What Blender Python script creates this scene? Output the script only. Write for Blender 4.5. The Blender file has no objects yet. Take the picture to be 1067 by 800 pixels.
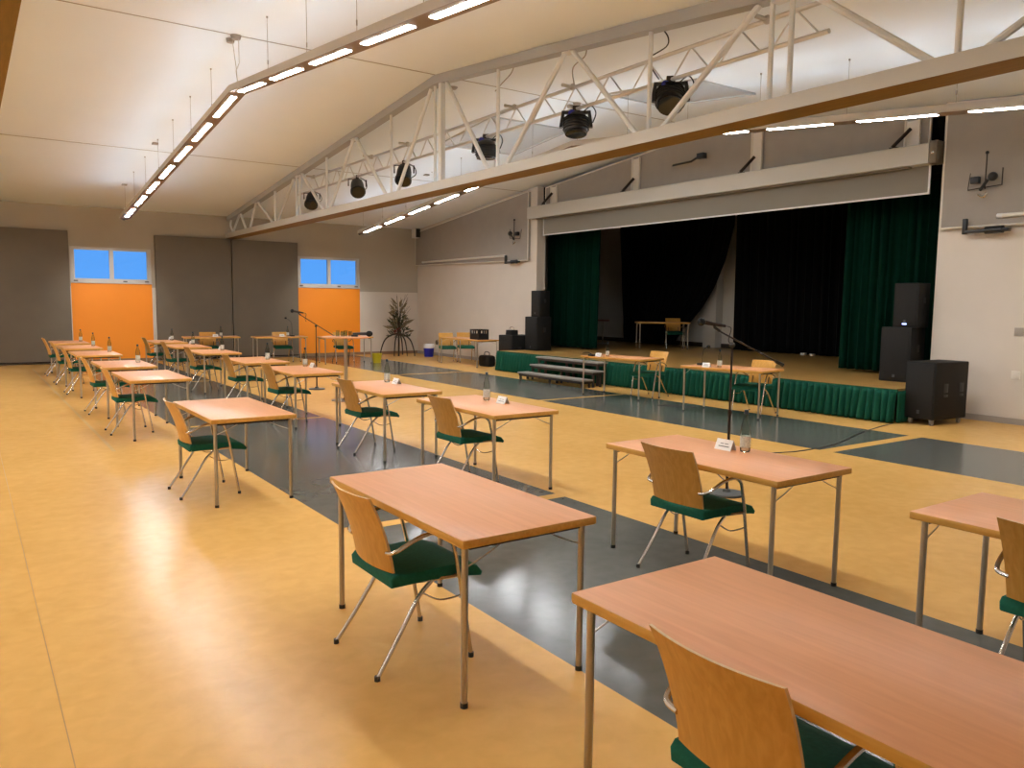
import bpy, bmesh, math, random
from mathutils import Vector, Matrix
random.seed(7)
PI = math.pi
SC = bpy.context.scene
COL = SC.collection

# ------------------------------------------------------------------ helpers
def new_mat(name):
    m = bpy.data.materials.new(name); m.use_nodes = True
    nt = m.node_tree
    return m, nt, nt.nodes['Principled BSDF']

def lin(c):
    return tuple((x / 12.92 if x <= 0.04045 else ((x + 0.055) / 1.055) ** 2.4) for x in [v / 255 for v in c]) + (1,)

def plain(name, rgb, rough=0.5, metal=0.0, spec=0.5, noise=0.0, scale=8.0, bump=0.0, coat=0.0):
    m, nt, b = new_mat(name)
    b.inputs['Roughness'].default_value = rough
    b.inputs['Metallic'].default_value = metal
    b.inputs['Specular IOR Level'].default_value = spec
    b.inputs['Coat Weight'].default_value = coat
    col = rgb if len(rgb) == 4 else tuple(rgb) + (1,)
    tc = nt.nodes.new('ShaderNodeTexCoord')
    n = nt.nodes.new('ShaderNodeTexNoise')
    n.inputs['Scale'].default_value = scale; n.inputs['Detail'].default_value = 4
    nt.links.new(tc.outputs['Object'], n.inputs['Vector'])
    r = nt.nodes.new('ShaderNodeMapRange')
    r.inputs['From Min'].default_value = 0.3; r.inputs['From Max'].default_value = 0.7
    r.inputs['To Min'].default_value = 1 - noise; r.inputs['To Max'].default_value = 1 + noise
    nt.links.new(n.outputs['Fac'], r.inputs['Value'])
    mx = nt.nodes.new('ShaderNodeVectorMath'); mx.operation = 'SCALE'
    mx.inputs[0].default_value = col[:3]
    nt.links.new(r.outputs['Result'], mx.inputs['Scale'])
    nt.links.new(mx.outputs['Vector'], b.inputs['Base Color'])
    if bump:
        bp = nt.nodes.new('ShaderNodeBump'); bp.inputs['Strength'].default_value = bump
        bp.inputs['Distance'].default_value = 0.01
        nt.links.new(n.outputs['Fac'], bp.inputs['Height']); nt.links.new(bp.outputs['Normal'], b.inputs['Normal'])
    return m

def wood(name, c1, c2, axis='Y', scale=6.0, stretch=14.0, rough=0.4, spec=0.5, coat=0.0):
    m, nt, b = new_mat(name)
    tc = nt.nodes.new('ShaderNodeTexCoord'); mp = nt.nodes.new('ShaderNodeMapping')
    s = [stretch] * 3; s['XYZ'.index(axis)] = 1.0
    mp.inputs['Scale'].default_value = s
    nt.links.new(tc.outputs['Object'], mp.inputs['Vector'])
    n = nt.nodes.new('ShaderNodeTexNoise'); n.inputs['Scale'].default_value = scale
    n.inputs['Detail'].default_value = 6; n.inputs['Distortion'].default_value = 0.6
    nt.links.new(mp.outputs['Vector'], n.inputs['Vector'])
    cr = nt.nodes.new('ShaderNodeValToRGB')
    cr.color_ramp.elements[0].position = 0.33; cr.color_ramp.elements[0].color = tuple(c1) + (1,)
    cr.color_ramp.elements[1].position = 0.68; cr.color_ramp.elements[1].color = tuple(c2) + (1,)
    nt.links.new(n.outputs['Fac'], cr.inputs['Fac'])
    nt.links.new(cr.outputs['Color'], b.inputs['Base Color'])
    b.inputs['Roughness'].default_value = rough
    b.inputs['Specular IOR Level'].default_value = spec
    b.inputs['Coat Weight'].default_value = coat
    return m

def emit(name, rgb, strength):
    m, nt, b = new_mat(name)
    b.inputs['Base Color'].default_value = (0.8, 0.8, 0.8, 1)
    b.inputs['Emission Color'].default_value = tuple(rgb) + (1,)
    b.inputs['Emission Strength'].default_value = strength
    return m

def linoleum(name, c1, c2, rough=0.22, spec=0.30):
    m, nt, b = new_mat(name)
    tc = nt.nodes.new('ShaderNodeTexCoord')
    n1 = nt.nodes.new('ShaderNodeTexNoise'); n1.inputs['Scale'].default_value = 9; n1.inputs['Detail'].default_value = 7
    n1.inputs['Distortion'].default_value = 0.4
    n2 = nt.nodes.new('ShaderNodeTexNoise'); n2.inputs['Scale'].default_value = 0.9; n2.inputs['Detail'].default_value = 3
    nt.links.new(tc.outputs['Object'], n1.inputs['Vector']); nt.links.new(tc.outputs['Object'], n2.inputs['Vector'])
    ad = nt.nodes.new('ShaderNodeMath'); ad.operation = 'MULTIPLY_ADD'
    ad.inputs[1].default_value = 0.45
    nt.links.new(n2.outputs['Fac'], ad.inputs[0])
    sb = nt.nodes.new('ShaderNodeMath'); sb.operation = 'MULTIPLY'; sb.inputs[1].default_value = 0.55
    nt.links.new(n1.outputs['Fac'], sb.inputs[0]); nt.links.new(sb.outputs[0], ad.inputs[2])
    cr = nt.nodes.new('ShaderNodeValToRGB')
    cr.color_ramp.elements[0].position = 0.35; cr.color_ramp.elements[0].color = tuple(c1) + (1,)
    cr.color_ramp.elements[1].position = 0.65; cr.color_ramp.elements[1].color = tuple(c2) + (1,)
    nt.links.new(ad.outputs[0], cr.inputs['Fac']); nt.links.new(cr.outputs['Color'], b.inputs['Base Color'])
    rr = nt.nodes.new('ShaderNodeMapRange'); rr.inputs['To Min'].default_value = rough - 0.01; rr.inputs['To Max'].default_value = rough + 0.03
    nt.links.new(n2.outputs['Fac'], rr.inputs['Value']); nt.links.new(rr.outputs['Result'], b.inputs['Roughness'])
    b.inputs['Specular IOR Level'].default_value = spec
    return m

M = {}
M['floor_yellow'] = linoleum('yellow_linoleum', (0.70, 0.40, 0.112), (0.79, 0.46, 0.145), 0.24, 0.14)
M['floor_grey'] = linoleum('grey_linoleum', (0.096, 0.102, 0.088), (0.130, 0.134, 0.118), 0.16)
M['floor_line'] = linoleum('pale_floor_line', (0.68, 0.44, 0.16), (0.74, 0.50, 0.20), 0.25)
M['floor_seam'] = plain('floor_seam', (0.40, 0.22, 0.06), 0.4)
M['ceiling'] = plain('stretched_white_ceiling', (0.83, 0.885, 0.93), 0.75, noise=0.015, scale=0.6)
M['seam'] = plain('ceiling_seam', (0.40, 0.37, 0.34), 0.8)
M['wall'] = plain('cream_wall_paint', (0.66, 0.595, 0.515), 0.75, noise=0.02, scale=2)
M['wall_pale'] = plain('white_wall_paint', (0.80, 0.78, 0.75), 0.8)
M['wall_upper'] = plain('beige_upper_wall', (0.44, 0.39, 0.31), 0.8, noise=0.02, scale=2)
M['panel_far'] = plain('olive_grey_wall_panel', (0.165, 0.14, 0.105), 0.75, noise=0.03, scale=3)
M['panel_grey'] = plain('grey_acoustic_panel', (0.33, 0.30, 0.265), 0.85, noise=0.03, scale=4)
M['panel_edge'] = plain('pale_panel_edge', (0.72, 0.68, 0.60), 0.5)
M['screen_cloth'] = plain('grey_screen_cloth', (0.22, 0.205, 0.17), 0.8)
M['badge'] = plain('dull_badge', (0.06, 0.06, 0.065), 0.4)
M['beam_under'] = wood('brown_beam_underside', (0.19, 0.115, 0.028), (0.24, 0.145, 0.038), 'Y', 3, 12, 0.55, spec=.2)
M['rail_under'] = plain('bounce_tinted_rail_underside', (0.23, 0.15, 0.09), 0.5)  # warm floor bounce painted into the colour of the rail undersides
M['orange'] = plain('orange_wall_paint', (0.93, 0.29, 0.012), 0.55, noise=0.03, scale=1)
M['frame'] = plain('window_frame_grey', (0.55, 0.54, 0.52), 0.4)
M['base'] = plain('baseboard_grey', (0.36, 0.32, 0.28), 0.5)
M['base_brown'] = plain('brown_baseboard', (0.26, 0.15, 0.08), 0.5)
M['white_metal'] = plain('pale_grey_painted_steel', (0.76, 0.76, 0.74), 0.4, spec=0.4)
M['chord_shaded'] = plain('shaded_top_chord_steel', (0.40, 0.39, 0.36), 0.45)  # truss steel colour darkened for the shade on the top chord
M['beam'] = plain('beam_grey_paint', (0.52, 0.505, 0.455), 0.5)
M['alu'] = plain('aluminium_truss', (0.70, 0.69, 0.67), 0.35, 0.7)
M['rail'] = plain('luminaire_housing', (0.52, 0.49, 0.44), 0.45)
M['black'] = plain('black_plastic', (0.012, 0.012, 0.012), 0.42)
M['black_matte'] = plain('black_speaker_paint', (0.009, 0.0085, 0.0075), 0.65, spec=.3, bump=0.3, scale=160)
M['grille'] = plain('speaker_grille', (0.010, 0.009, 0.008), 0.6, spec=.3, bump=0.6, scale=260)
M['chrome'] = plain('chrome_tube', (0.60, 0.55, 0.49), 0.27, 1.0)
M['steel'] = plain('satin_steel_leg', (0.47, 0.42, 0.35), 0.32, 0.9)
M['table_top'] = wood('pink_beech_laminate', (0.68, 0.315, 0.14), (0.75, 0.355, 0.165), 'Y', 2.2, 16, 0.38, spec=.25)
M['table_edge'] = wood('golden_beech_edge', (0.60, 0.30, 0.05), (0.70, 0.38, 0.08), 'Y', 5, 10, 0.4)
M['ply'] = wood('golden_beech_plywood', (0.56, 0.275, 0.05), (0.66, 0.345, 0.08), 'Z', 5, 8, 0.38, spec=.3)
M['ply_edge'] = wood('pale_plywood_edge', (0.62, 0.38, 0.16), (0.70, 0.46, 0.22), 'Z', 5, 8, 0.4)
M['green_seat'] = plain('dark_green_upholstery', (0.008, 0.11, 0.066), 0.85, noise=0.12, scale=60, bump=0.25, spec=0.3)
M['skirt'] = plain('green_pleated_fabric', (0.007, 0.072, 0.042), 0.85, noise=0.08, scale=30, spec=.15)
M['green_curtain'] = plain('dark_green_velvet', (0.0014, 0.020, 0.011), 0.95, spec=.06, noise=0.08, scale=10)
M['black_curtain'] = plain('black_stage_cloth', (0.0035, 0.0035, 0.0035), 0.95, spec=0.1)
M['stage_wood'] = wood('stage_boards', (0.36, 0.205, 0.055), (0.46, 0.27, 0.08), 'Y', 3, 9, 0.35)
M['stage_wall'] = plain('dim_white_stage_wall', (0.55, 0.52, 0.46), 0.8)
M['step'] = plain('grey_step_covering', (0.27, 0.255, 0.225), 0.55, noise=0.05, scale=20)
M['step_frame'] = plain('dark_brown_steel', (0.035, 0.022, 0.014), 0.5)
M['dark_metal'] = plain('dark_mic_stand_metal', (0.03, 0.018, 0.014), 0.4, 0.4)
M['base_iron'] = plain('grey_cast_base', (0.075, 0.08, 0.075), 0.5)
M['paper'] = plain('white_card', (0.80, 0.78, 0.74), 0.7)
M['ink'] = plain('grey_print', (0.25, 0.25, 0.24), 0.8)
M['label'] = plain('bottle_label', (0.55, 0.56, 0.50), 0.6, noise=0.25, scale=90)
M['cap'] = plain('dark_bottle_cap', (0.015, 0.03, 0.05), 0.4)
M['yellow'] = plain('yellow_plastic', (0.55, 0.42, 0.01), 0.4)
M['blue'] = plain('blue_plastic', (0.008, 0.012, 0.28), 0.4)
M['white'] = plain('white_plastic', (0.72, 0.71, 0.70), 0.5)
M['twig'] = plain('brown_twig', (0.05, 0.035, 0.02), 0.85)
M['leaf'] = plain('dull_green_leaf', (0.045, 0.055, 0.02), 0.8, noise=0.3, scale=20)
M['straw'] = plain('dry_grass', (0.22, 0.17, 0.09), 0.85)
M['red'] = plain('red_bloom', (0.16, 0.022, 0.012), 0.7)
M['lens'] = plain('spotlight_lens', (0.012, 0.012, 0.014), 0.12, spec=0.5)
M['blue_lens'] = plain('blue_coated_glass', (0.03, 0.03, 0.30), 0.2)
M['socket'] = plain('bronze_socket', (0.10, 0.075, 0.045), 0.5)
M['sky_light'] = plain('grey_skylight_panel', (0.52, 0.52, 0.51), 0.6)
M['red_top'] = plain('red_brown_stool_top', (0.20, 0.045, 0.025), 0.4)
M['light'] = emit('luminaire_diffuser', (0.96, 0.98, 1.0), 112.0)
M['uplight'] = emit('luminaire_uplight', (0.80, 0.91, 1.04), 29.0)
M['led'] = emit('blue_power_lamp', (0.25, 0.35, 1.0), 4.0)

# glass
def glass(name, rgb, rough, gloss):
    m = bpy.data.materials.new(name); m.use_nodes = True; nt = m.node_tree; nt.nodes.clear()
    out = nt.nodes.new('ShaderNodeOutputMaterial'); mix = nt.nodes.new('ShaderNodeMixShader')
    t = nt.nodes.new('ShaderNodeBsdfTransparent'); t.inputs['Color'].default_value = tuple(rgb) + (1,)
    g = nt.nodes.new('ShaderNodeBsdfGlossy'); g.inputs['Roughness'].default_value = rough
    f = nt.nodes.new('ShaderNodeFresnel'); f.inputs['IOR'].default_value = gloss
    nt.links.new(f.outputs[0], mix.inputs[0]); nt.links.new(t.outputs[0], mix.inputs[1]); nt.links.new(g.outputs[0], mix.inputs[2])
    nt.links.new(mix.outputs[0], out.inputs['Surface'])
    return m
M['pane'] = glass('window_pane', (0.95, 0.97, 1.0), 0.02, 1.3)
M['bottle'] = glass('clear_bottle_glass', (0.82, 0.86, 0.82), 0.05, 1.25)

# ------------------------------------------------------------------ mesh building
class B:
    def __init__(self):
        self.bm = bmesh.new(); self.mi = 0
    def _tag(self, faces):
        for f in faces: f.material_index = self.mi
    def box(self, x0, x1, y0, y1, z0, z1, bev=0.0, seg=2):
        vs = [self.bm.verts.new((x, y, z)) for z in (z0, z1) for y in (y0, y1) for x in (x0, x1)]
        idx = [(0, 2, 3, 1), (4, 5, 7, 6), (0, 1, 5, 4), (2, 6, 7, 3), (0, 4, 6, 2), (1, 3, 7, 5)]
        fs = [self.bm.faces.new([vs[i] for i in q]) for q in idx]
        self._tag(fs)
        if bev > 0:
            es = list({e for f in fs for e in f.edges})
            r = bmesh.ops.bevel(self.bm, geom=es, offset=bev, segments=seg, affect='EDGES', profile=0.5)
            self._tag(r['faces'])
        return self
    def hexa(self, v8):
        vs = [self.bm.verts.new(v) for v in v8]
        idx = [(0, 2, 3, 1), (4, 5, 7, 6), (0, 1, 5, 4), (2, 6, 7, 3), (0, 4, 6, 2), (1, 3, 7, 5)]
        self._tag([self.bm.faces.new([vs[i] for i in q]) for q in idx]); return self
    def tube(self, pts, r, n=8, cap=True, smooth=0):
        pts = [Vector(p) for p in pts]
        if smooth: pts = spline(pts, smooth)
        rs = r if isinstance(r, (list, tuple)) else [r] * len(pts)
        if len(rs) != len(pts):
            rs = [rs[0] + (rs[-1] - rs[0]) * i / (len(pts) - 1) for i in range(len(pts))]
        t0 = (pts[1] - pts[0]).normalized()
        a = Vector((0, 0, 1)) if abs(t0.z) < 0.9 else Vector((1, 0, 0))
        u = t0.cross(a).normalized(); rings = []
        for i, p in enumerate(pts):
            if i == 0: t = t0
            elif i == len(pts) - 1: t = (pts[i] - pts[i - 1]).normalized()
            else: t = ((pts[i + 1] - pts[i]).normalized() + (pts[i] - pts[i - 1]).normalized()).normalized()
            u = (u - t * u.dot(t)).normalized(); v = t.cross(u)
            rings.append([self.bm.verts.new(p + (u * math.cos(2 * PI * k / n) + v * math.sin(2 * PI * k / n)) * rs[i]) for k in range(n)])
        fs = []
        for i in range(len(rings) - 1):
            for k in range(n):
                fs.append(self.bm.faces.new((rings[i][k], rings[i][(k + 1) % n], rings[i + 1][(k + 1) % n], rings[i + 1][k])))
        if cap:
            fs.append(self.bm.faces.new(rings[0][::-1])); fs.append(self.bm.faces.new(rings[-1]))
        self._tag(fs); return self
    def lathe(self, prof, n=20, c=(0, 0, 0), axis='Z'):
        rings = []; cx, cy, cz = c
        for r, z in prof:
            ring = []
            for k in range(n):
                a = 2 * PI * k / n
                p = (r * math.cos(a), r * math.sin(a), z)
                if axis == 'X': p = (z, p[0], p[1])
                if axis == 'Y': p = (p[1], z, p[0])
                ring.append(self.bm.verts.new((cx + p[0], cy + p[1], cz + p[2])))
            rings.append(ring)
        fs = []
        for i in range(len(rings) - 1):
            for k in range(n):
                fs.append(self.bm.faces.new((rings[i][k], rings[i][(k + 1) % n], rings[i + 1][(k + 1) % n], rings[i + 1][k])))
        if prof[0][0] > 1e-5: fs.append(self.bm.faces.new(rings[0][::-1]))
        if prof[-1][0] > 1e-5: fs.append(self.bm.faces.new(rings[-1]))
        self._tag(fs); return self
    def prism(self, poly, axis, a, b, bev=0.0):
        """extrude a 2-D polygon along an axis from a to b. axis X: poly=(y,z); Y: (x,z); Z: (x,y)"""
        def P(p, t):
            return {'X': (t, p[0], p[1]), 'Y': (p[0], t, p[1]), 'Z': (p[0], p[1], t)}[axis]
        v0 = [self.bm.verts.new(P(p, a)) for p in poly]; v1 = [self.bm.verts.new(P(p, b)) for p in poly]
        n = len(poly); fs = [self.bm.faces.new(v0[::-1]), self.bm.faces.new(v1)]
        for i in range(n): fs.append(self.bm.faces.new((v0[i], v0[(i + 1) % n], v1[(i + 1) % n], v1[i])))
        self._tag(fs)
        if bev:
            es = list({e for f in fs[:2] for e in f.edges})
            r = bmesh.ops.bevel(self.bm, geom=es, offset=bev, segments=3, affect='EDGES', profile=0.5); self._tag(r['faces'])
        return self
    def quad(self, pts):
        self._tag([self.bm.faces.new([self.bm.verts.new(p) for p in pts])]); return self
    def grid(self, fn, nu, nv):
        vs = [[self.bm.verts.new(fn(i / nu, j / nv)) for j in range(nv + 1)] for i in range(nu + 1)]
        fs = [self.bm.faces.new((vs[i][j], vs[i + 1][j], vs[i + 1][j + 1], vs[i][j + 1])) for i in range(nu) for j in range(nv)]
        self._tag(fs); return self
    def ball(self, c, r, n=10, sx=1, sy=1, sz=1):
        m = Matrix.Translation(c) @ Matrix.Diagonal((sx, sy, sz, 1))
        res = bmesh.ops.create_uvsphere(self.bm, u_segments=n + 4, v_segments=n, radius=r, matrix=m)
        self._tag({f for v in res['verts'] for f in v.link_faces}); return self
    def xform(self, mat):
        bmesh.ops.transform(self.bm, matrix=mat, verts=self.bm.verts); return self
    def build(self, name, mats, parent=None, sharp=35, solid=0.0):
        me = bpy.data.meshes.new(name)
        bmesh.ops.recalc_face_normals(self.bm, faces=self.bm.faces)
        self.bm.to_mesh(me); self.bm.free()
        for m in (mats if isinstance(mats, (list, tuple)) else [mats]): me.materials.append(M[m])
        me.polygons.foreach_set('use_smooth', [True] * len(me.polygons))
        me.set_sharp_from_angle(angle=math.radians(sharp))
        o = bpy.data.objects.new(name, me); COL.objects.link(o)
        if parent: o.parent = parent
        if solid:
            s = o.modifiers.new('thickness', 'SOLIDIFY'); s.thickness = solid; s.offset = 0
        return o

def spline(pts, k):
    out = []
    n = len(pts)
    for i in range(n - 1):
        p0 = pts[max(i - 1, 0)]; p1 = pts[i]; p2 = pts[i + 1]; p3 = pts[min(i + 2, n - 1)]
        for j in range(k):
            t = j / k
            out.append(0.5 * ((2 * p1) + (p2 - p0) * t + (2 * p0 - 5 * p1 + 4 * p2 - p3) * t * t + (3 * p1 - p0 - 3 * p2 + p3) * t ** 3))
    out.append(pts[-1]); return out

def tag(o, label, cat, group=None, kind=None):
    o['label'] = label; o['category'] = cat
    if group: o['group'] = group
    if kind: o['kind'] = kind
    return o
def thing(name, label, cat, loc=(0, 0, 0), rz=0.0, group=None):
    o = bpy.data.objects.new(name, None); COL.objects.link(o)
    o.empty_display_size = 0.1
    o.location = loc; o.rotation_euler = (0, 0, rz)
    return tag(o, label, cat, group)
def struct(o, label=None):
    o['kind'] = 'structure'
    if label: o['label'] = label
    return o
def dup(root, loc, rz, label, group=None):
    r = root.copy(); COL.objects.link(r); r.location = loc; r.rotation_euler = (0, 0, rz); r['label'] = label
    if group: r['group'] = group
    for ch in list(root.children):
        c = ch.copy(); COL.objects.link(c); c.parent = r
        for g in list(ch.children):
            d = g.copy(); COL.objects.link(d); d.parent = c
    return r
ORD = ['first', 'second', 'third', 'fourth', 'fifth', 'sixth', 'seventh', 'eighth', 'ninth']

# ------------------------------------------------------------------ room constants
YF, XS, XL, YN = 23.64, 12.53, -6.0, -1.3
YR = 11.4
def zc(y): return 5.30 - 0.098 * abs(y - YR)
def zr(y): return 4.53 - 0.0995 * abs(y - YR)

# ------------------------------------------------------------------ floor
def build_floor():
    b = B()
    xs = [XL, 0.248, 0.252, 1.28, 1.32, 2.25, 4.25, 8.22, 10.19, XS + 0.01]
    ys = [YN, -0.36, -0.23, 5.29, 5.42, 5.46, 9.6, 10.92, 11.02, 16.55, 16.68, 17.14, 17.24, 22.2, YF]
    def mat(x, y):
        band1, band2 = 2.25 < x < 4.25, 8.22 < x < 10.19
        if band1:
            if 5.29 < y < 5.42 or 17.14 < y < 17.24 or -0.36 < y < -0.23 or 10.92 < y < 11.02: return 0
            return 1
        if band2:
            if 5.42 < y < 5.46 or 5.29 < y < 5.42 or 10.92 < y < 11.02 or 16.55 < y < 16.68 or -0.36 < y < -0.23: return 0
            return 1
        if 1.28 < x < 1.32 and 9.6 < y < 22.2: return 2
        if 0.248 < x < 0.252: return 3
        return 0
    for i in range(len(xs) - 1):
        for j in range(len(ys) - 1):
            b.mi = mat((xs[i] + xs[i + 1]) / 2, (ys[j] + ys[j + 1]) / 2)
            b.quad([(xs[i], ys[j], 0), (xs[i + 1], ys[j], 0), (xs[i + 1], ys[j + 1], 0), (xs[i], ys[j + 1], 0)])
    bmesh.ops.remove_doubles(b.bm, verts=b.bm.verts, dist=1e-5)
    struct(b.build('floor', ['floor_yellow', 'floor_grey', 'floor_line', 'floor_seam']))
build_floor()

# ------------------------------------------------------------------ ceiling with two skylight recesses
def build_ceiling():
    b = B()
    T = 0.12
    xs = [XL, XS + 0.4]
    for (ya, yb) in ((YN, YR), (YR, YF)):
        pa = [(xs[0], ya, zc(ya)), (xs[1], ya, zc(ya)), (xs[1], yb, zc(yb)), (xs[0], yb, zc(yb))]
        vs = pa[:2] + [pa[3], pa[2]]
        b.hexa([pa[0], pa[1], pa[3], pa[2]] + [(p[0], p[1], p[2] + T) for p in (pa[0], pa[1], pa[3], pa[2])])
    struct(b.build('ceiling', 'ceiling'))
    # seams in the stretched membrane, each a thin welt of its own
    for k, y in enumerate((YR, 17.62)):
        s = B()
        d = 0.012
        s.box(XL, XS, y - d, y + d, zc(y) - 0.006, zc(y) + 0.004)
        struct(s.build('trim_%d' % (k + 1), 'seam'))
build_ceiling()

# skylights: shallow framed hatches set against the ceiling
for k, (x0, x1, y0, y1, lab) in enumerate(((8.3, 10.2, 12.7, 14.7, 'square grey skylight hatch in the ceiling beyond the ridge line'),
                                          (9.0, 10.35, 8.3, 10.3, 'square grey skylight hatch in the ceiling on the near side of the ridge line'))):
    s = thing('skylight', lab, 'skylight', ((x0 + x1) / 2, (y0 + y1) / 2, zc((y0 + y1) / 2)), 0, 'ceiling skylights')
    sl = -0.098 if (y0 + y1) / 2 > YR else 0.098
    hx, hy = (x1 - x0) / 2, (y1 - y0) / 2
    def q(x, y, dz): return (x, y, sl * y + dz)
    f = B()
    for (a0, a1, c0, c1) in ((-hx, hx, -hy, -hy + .05), (-hx, hx, hy - .05, hy), (-hx, -hx + .05, -hy + .05, hy - .05), (hx - .05, hx, -hy + .05, hy - .05)):
        f.hexa([q(a0, c0, -.03), q(a1, c0, -.03), q(a0, c1, -.03), q(a1, c1, -.03), q(a0, c0, .0), q(a1, c0, .0), q(a0, c1, .0), q(a1, c1, .0)])
    f.build('frame', 'sky_light', s)
    p = B(); a0, a1, c0, c1 = -hx + .05, hx - .05, -hy + .05, hy - .05
    p.hexa([q(a0, c0, -.012), q(a1, c0, -.012), q(a0, c1, -.012), q(a1, c1, -.012), q(a0, c0, .0), q(a1, c0, .0), q(a0, c1, .0), q(a1, c1, .0)])
    p.build('panel', 'sky_light', s)

# ------------------------------------------------------------------ far wall with two ribbon windows over orange fields
W1, W2 = (2.34, 4.30), (8.42, 10.45)
SILL, HEAD = 2.13, 3.06
def build_far_wall():
    T = 0.3
    b = B()
    y0, y1 = YF, YF + T
    zt = zc(YF) + 0.02
    xs = [XL, W1[0], W1[1], W2[0], W2[1], XS + 0.3]
    for i in range(5):
        win = i in (1, 3)
        b.mi = 0
        lowtop = SILL if win else 2.02
        b.mi = 2 if win else 0
        b.box(xs[i], xs[i + 1], y0, y1, 0, lowtop)
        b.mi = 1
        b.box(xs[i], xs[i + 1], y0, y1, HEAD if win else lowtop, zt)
    bmesh.ops.remove_doubles(b.bm, verts=b.bm.verts, dist=1e-5)
    struct(b.build('wall_far', ['wall', 'wall_upper', 'orange']))
    for k, (a, c) in enumerate((W1, W2)):
        fr = B(); w = 0.075; yy0, yy1 = YF + 0.02, YF + 0.10
        fr.box(a, c, yy0, yy1, SILL, SILL + w + .03); fr.box(a, c, yy0, yy1, HEAD - w, HEAD)
        fr.box(a, a + w + .03, yy0, yy1, SILL + w + .03, HEAD - w); fr.box(c - w - .03, c, yy0, yy1, SILL + w + .03, HEAD - w)
        m = (a + c) / 2
        fr.box(m - .05, m + .05, yy0 - .01, yy1, SILL + w + .03, HEAD - w)
        root = fr.build('window_%d' % (k + 1), 'frame'); struct(root)
        for s, (p, q) in enumerate(((a + w + .03, m - .05), (m + .05, c - w - .03))):
            g = B(); g.box(p, q, YF + .06, YF + .07, SILL + w + .03, HEAD - w); g.build('pane', 'pane', root)
        h = B(); h.box(a, c, YF - .04, YF + .02, SILL - .02, SILL + .015, .004); h.build('sill', 'frame', root)
        for hx in (a + .12, m + .32, c - .12):
            l = B(); l.box(hx - .05, hx + .05, YF - .005, YF + .02, SILL + .03, SILL + .055, .004); l.build('catch', 'dark_metal', root)
build_far_wall()

# big sliding wall panels on the far wall
for name_y, (x0, x1, th, lab) in enumerate(((XL + .05, 2.31, .10, 'widest olive grey wall panel left of the first blue window'),
                                          (4.39, 6.41, .14, 'olive grey wall panel beside the first blue window, ending under the roof truss'),
                                          (6.45, 8.40, .09, 'olive grey wall panel between the roof truss and the second blue window'))):
    p = thing('wall_panel', lab, 'wall panel', ((x0 + x1) / 2, YF - .01, 0), 0, 'olive panels on the far wall')
    w = (x1 - x0) / 2
    b = B(); b.box(-w, w, -th, 0, 0.03, 3.45, .006); b.build('board', 'panel_far', p)
    c = B(); c.box(-w + .02, w - .02, -th - .006, -th + .01, 0.03, .07); c.build('kick_strip', 'dark_metal', p)

# baseboard along the far wall pieces that stay open
bb = B()
for (a, c) in ((W1[0], W1[1] + .06), (W2[0], XS - .02)):
    bb.box(a, c, YF - .015, YF, 0, .09)
struct(bb.build('baseboard_far', 'base_brown'))

# ------------------------------------------------------------------ stage wall (x = XS) with the stage opening
OY0, OY1 = 6.45, 16.95
def build_stage_wall():
    b = B(); T = 0.28
    def seg(ya, yb):
        ys = sorted({ya, yb} | ({YR} if ya < YR < yb else set()))
        for u, v in zip(ys[:-1], ys[1:]):
            b.hexa([(XS, u, 0), (XS + T, u, 0), (XS, v, 0), (XS + T, v, 0),
                    (XS, u, zc(u)), (XS + T, u, zc(u)), (XS, v, zc(v)), (XS + T, v, zc(v))])
    seg(YN, OY0); seg(OY1, YF)
    struct(b.build('wall_stage', 'wall'))
    bb = B(); bb.box(XS - .015, XS, YN, OY0 - .02, 0, .09); bb.box(XS - .015, XS, OY1 + .02, YF, 0, .09)
    struct(bb.build('baseboard_stage', 'base'))
build_stage_wall()
w = B(); w.box(XL - .2, XL, YN, YF, 0, 5.4); struct(w.build('wall_left', 'wall_pale'))
w = B(); w.box(XL, XS, YN - .2, YN, 0, 5.4); struct(w.build('wall_near', 'wall_pale'))
# stage house behind the opening
SX0, SX1, SY0, SY1 = XS + .28, 17.7, 3.6, 21.0
w = B()
w.box(SX1, SX1 + .2, SY0, SY1, 0, 5.6)
struct(w.build('wall_stage_back', 'stage_wall'))
w = B(); w.box(SX0, SX1, SY1, SY1 + .2, 0, 5.6); struct(w.build('wall_stage_side', 'stage_wall'))
w = B(); w.box(SX0, SX1, SY0 - .2, SY0, 0, 5.6); struct(w.build('wall_stage_wing', 'stage_wall'))
w = B(); w.box(SX0, SX1 + .2, SY0 - .2, SY1 + .2, 5.6, 5.75); struct(w.build('ceiling_stage', 'black_curtain'))
w = B(); w.box(12.95, 13.05, SY0, SY1, 3.75, 5.62); struct(w.build('trim_light_block', 'black_curtain'))  # black strip added to keep sky light out above the stage front
bb = B(); bb.box(SX1 - .02, SX1, SY0, SY1, .5, .62); struct(bb.build('baseboard_stage_back', 'step_frame'))
pl = B(); pl.box(SX1 - .28, SX1, 15.05, 15.5, .5, 5.6); pl.box(SX1 - .05, SX1, 13.9, 15.05, 3.3, 3.36)
struct(pl.build('trim_pilaster', 'stage_wall'))

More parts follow.
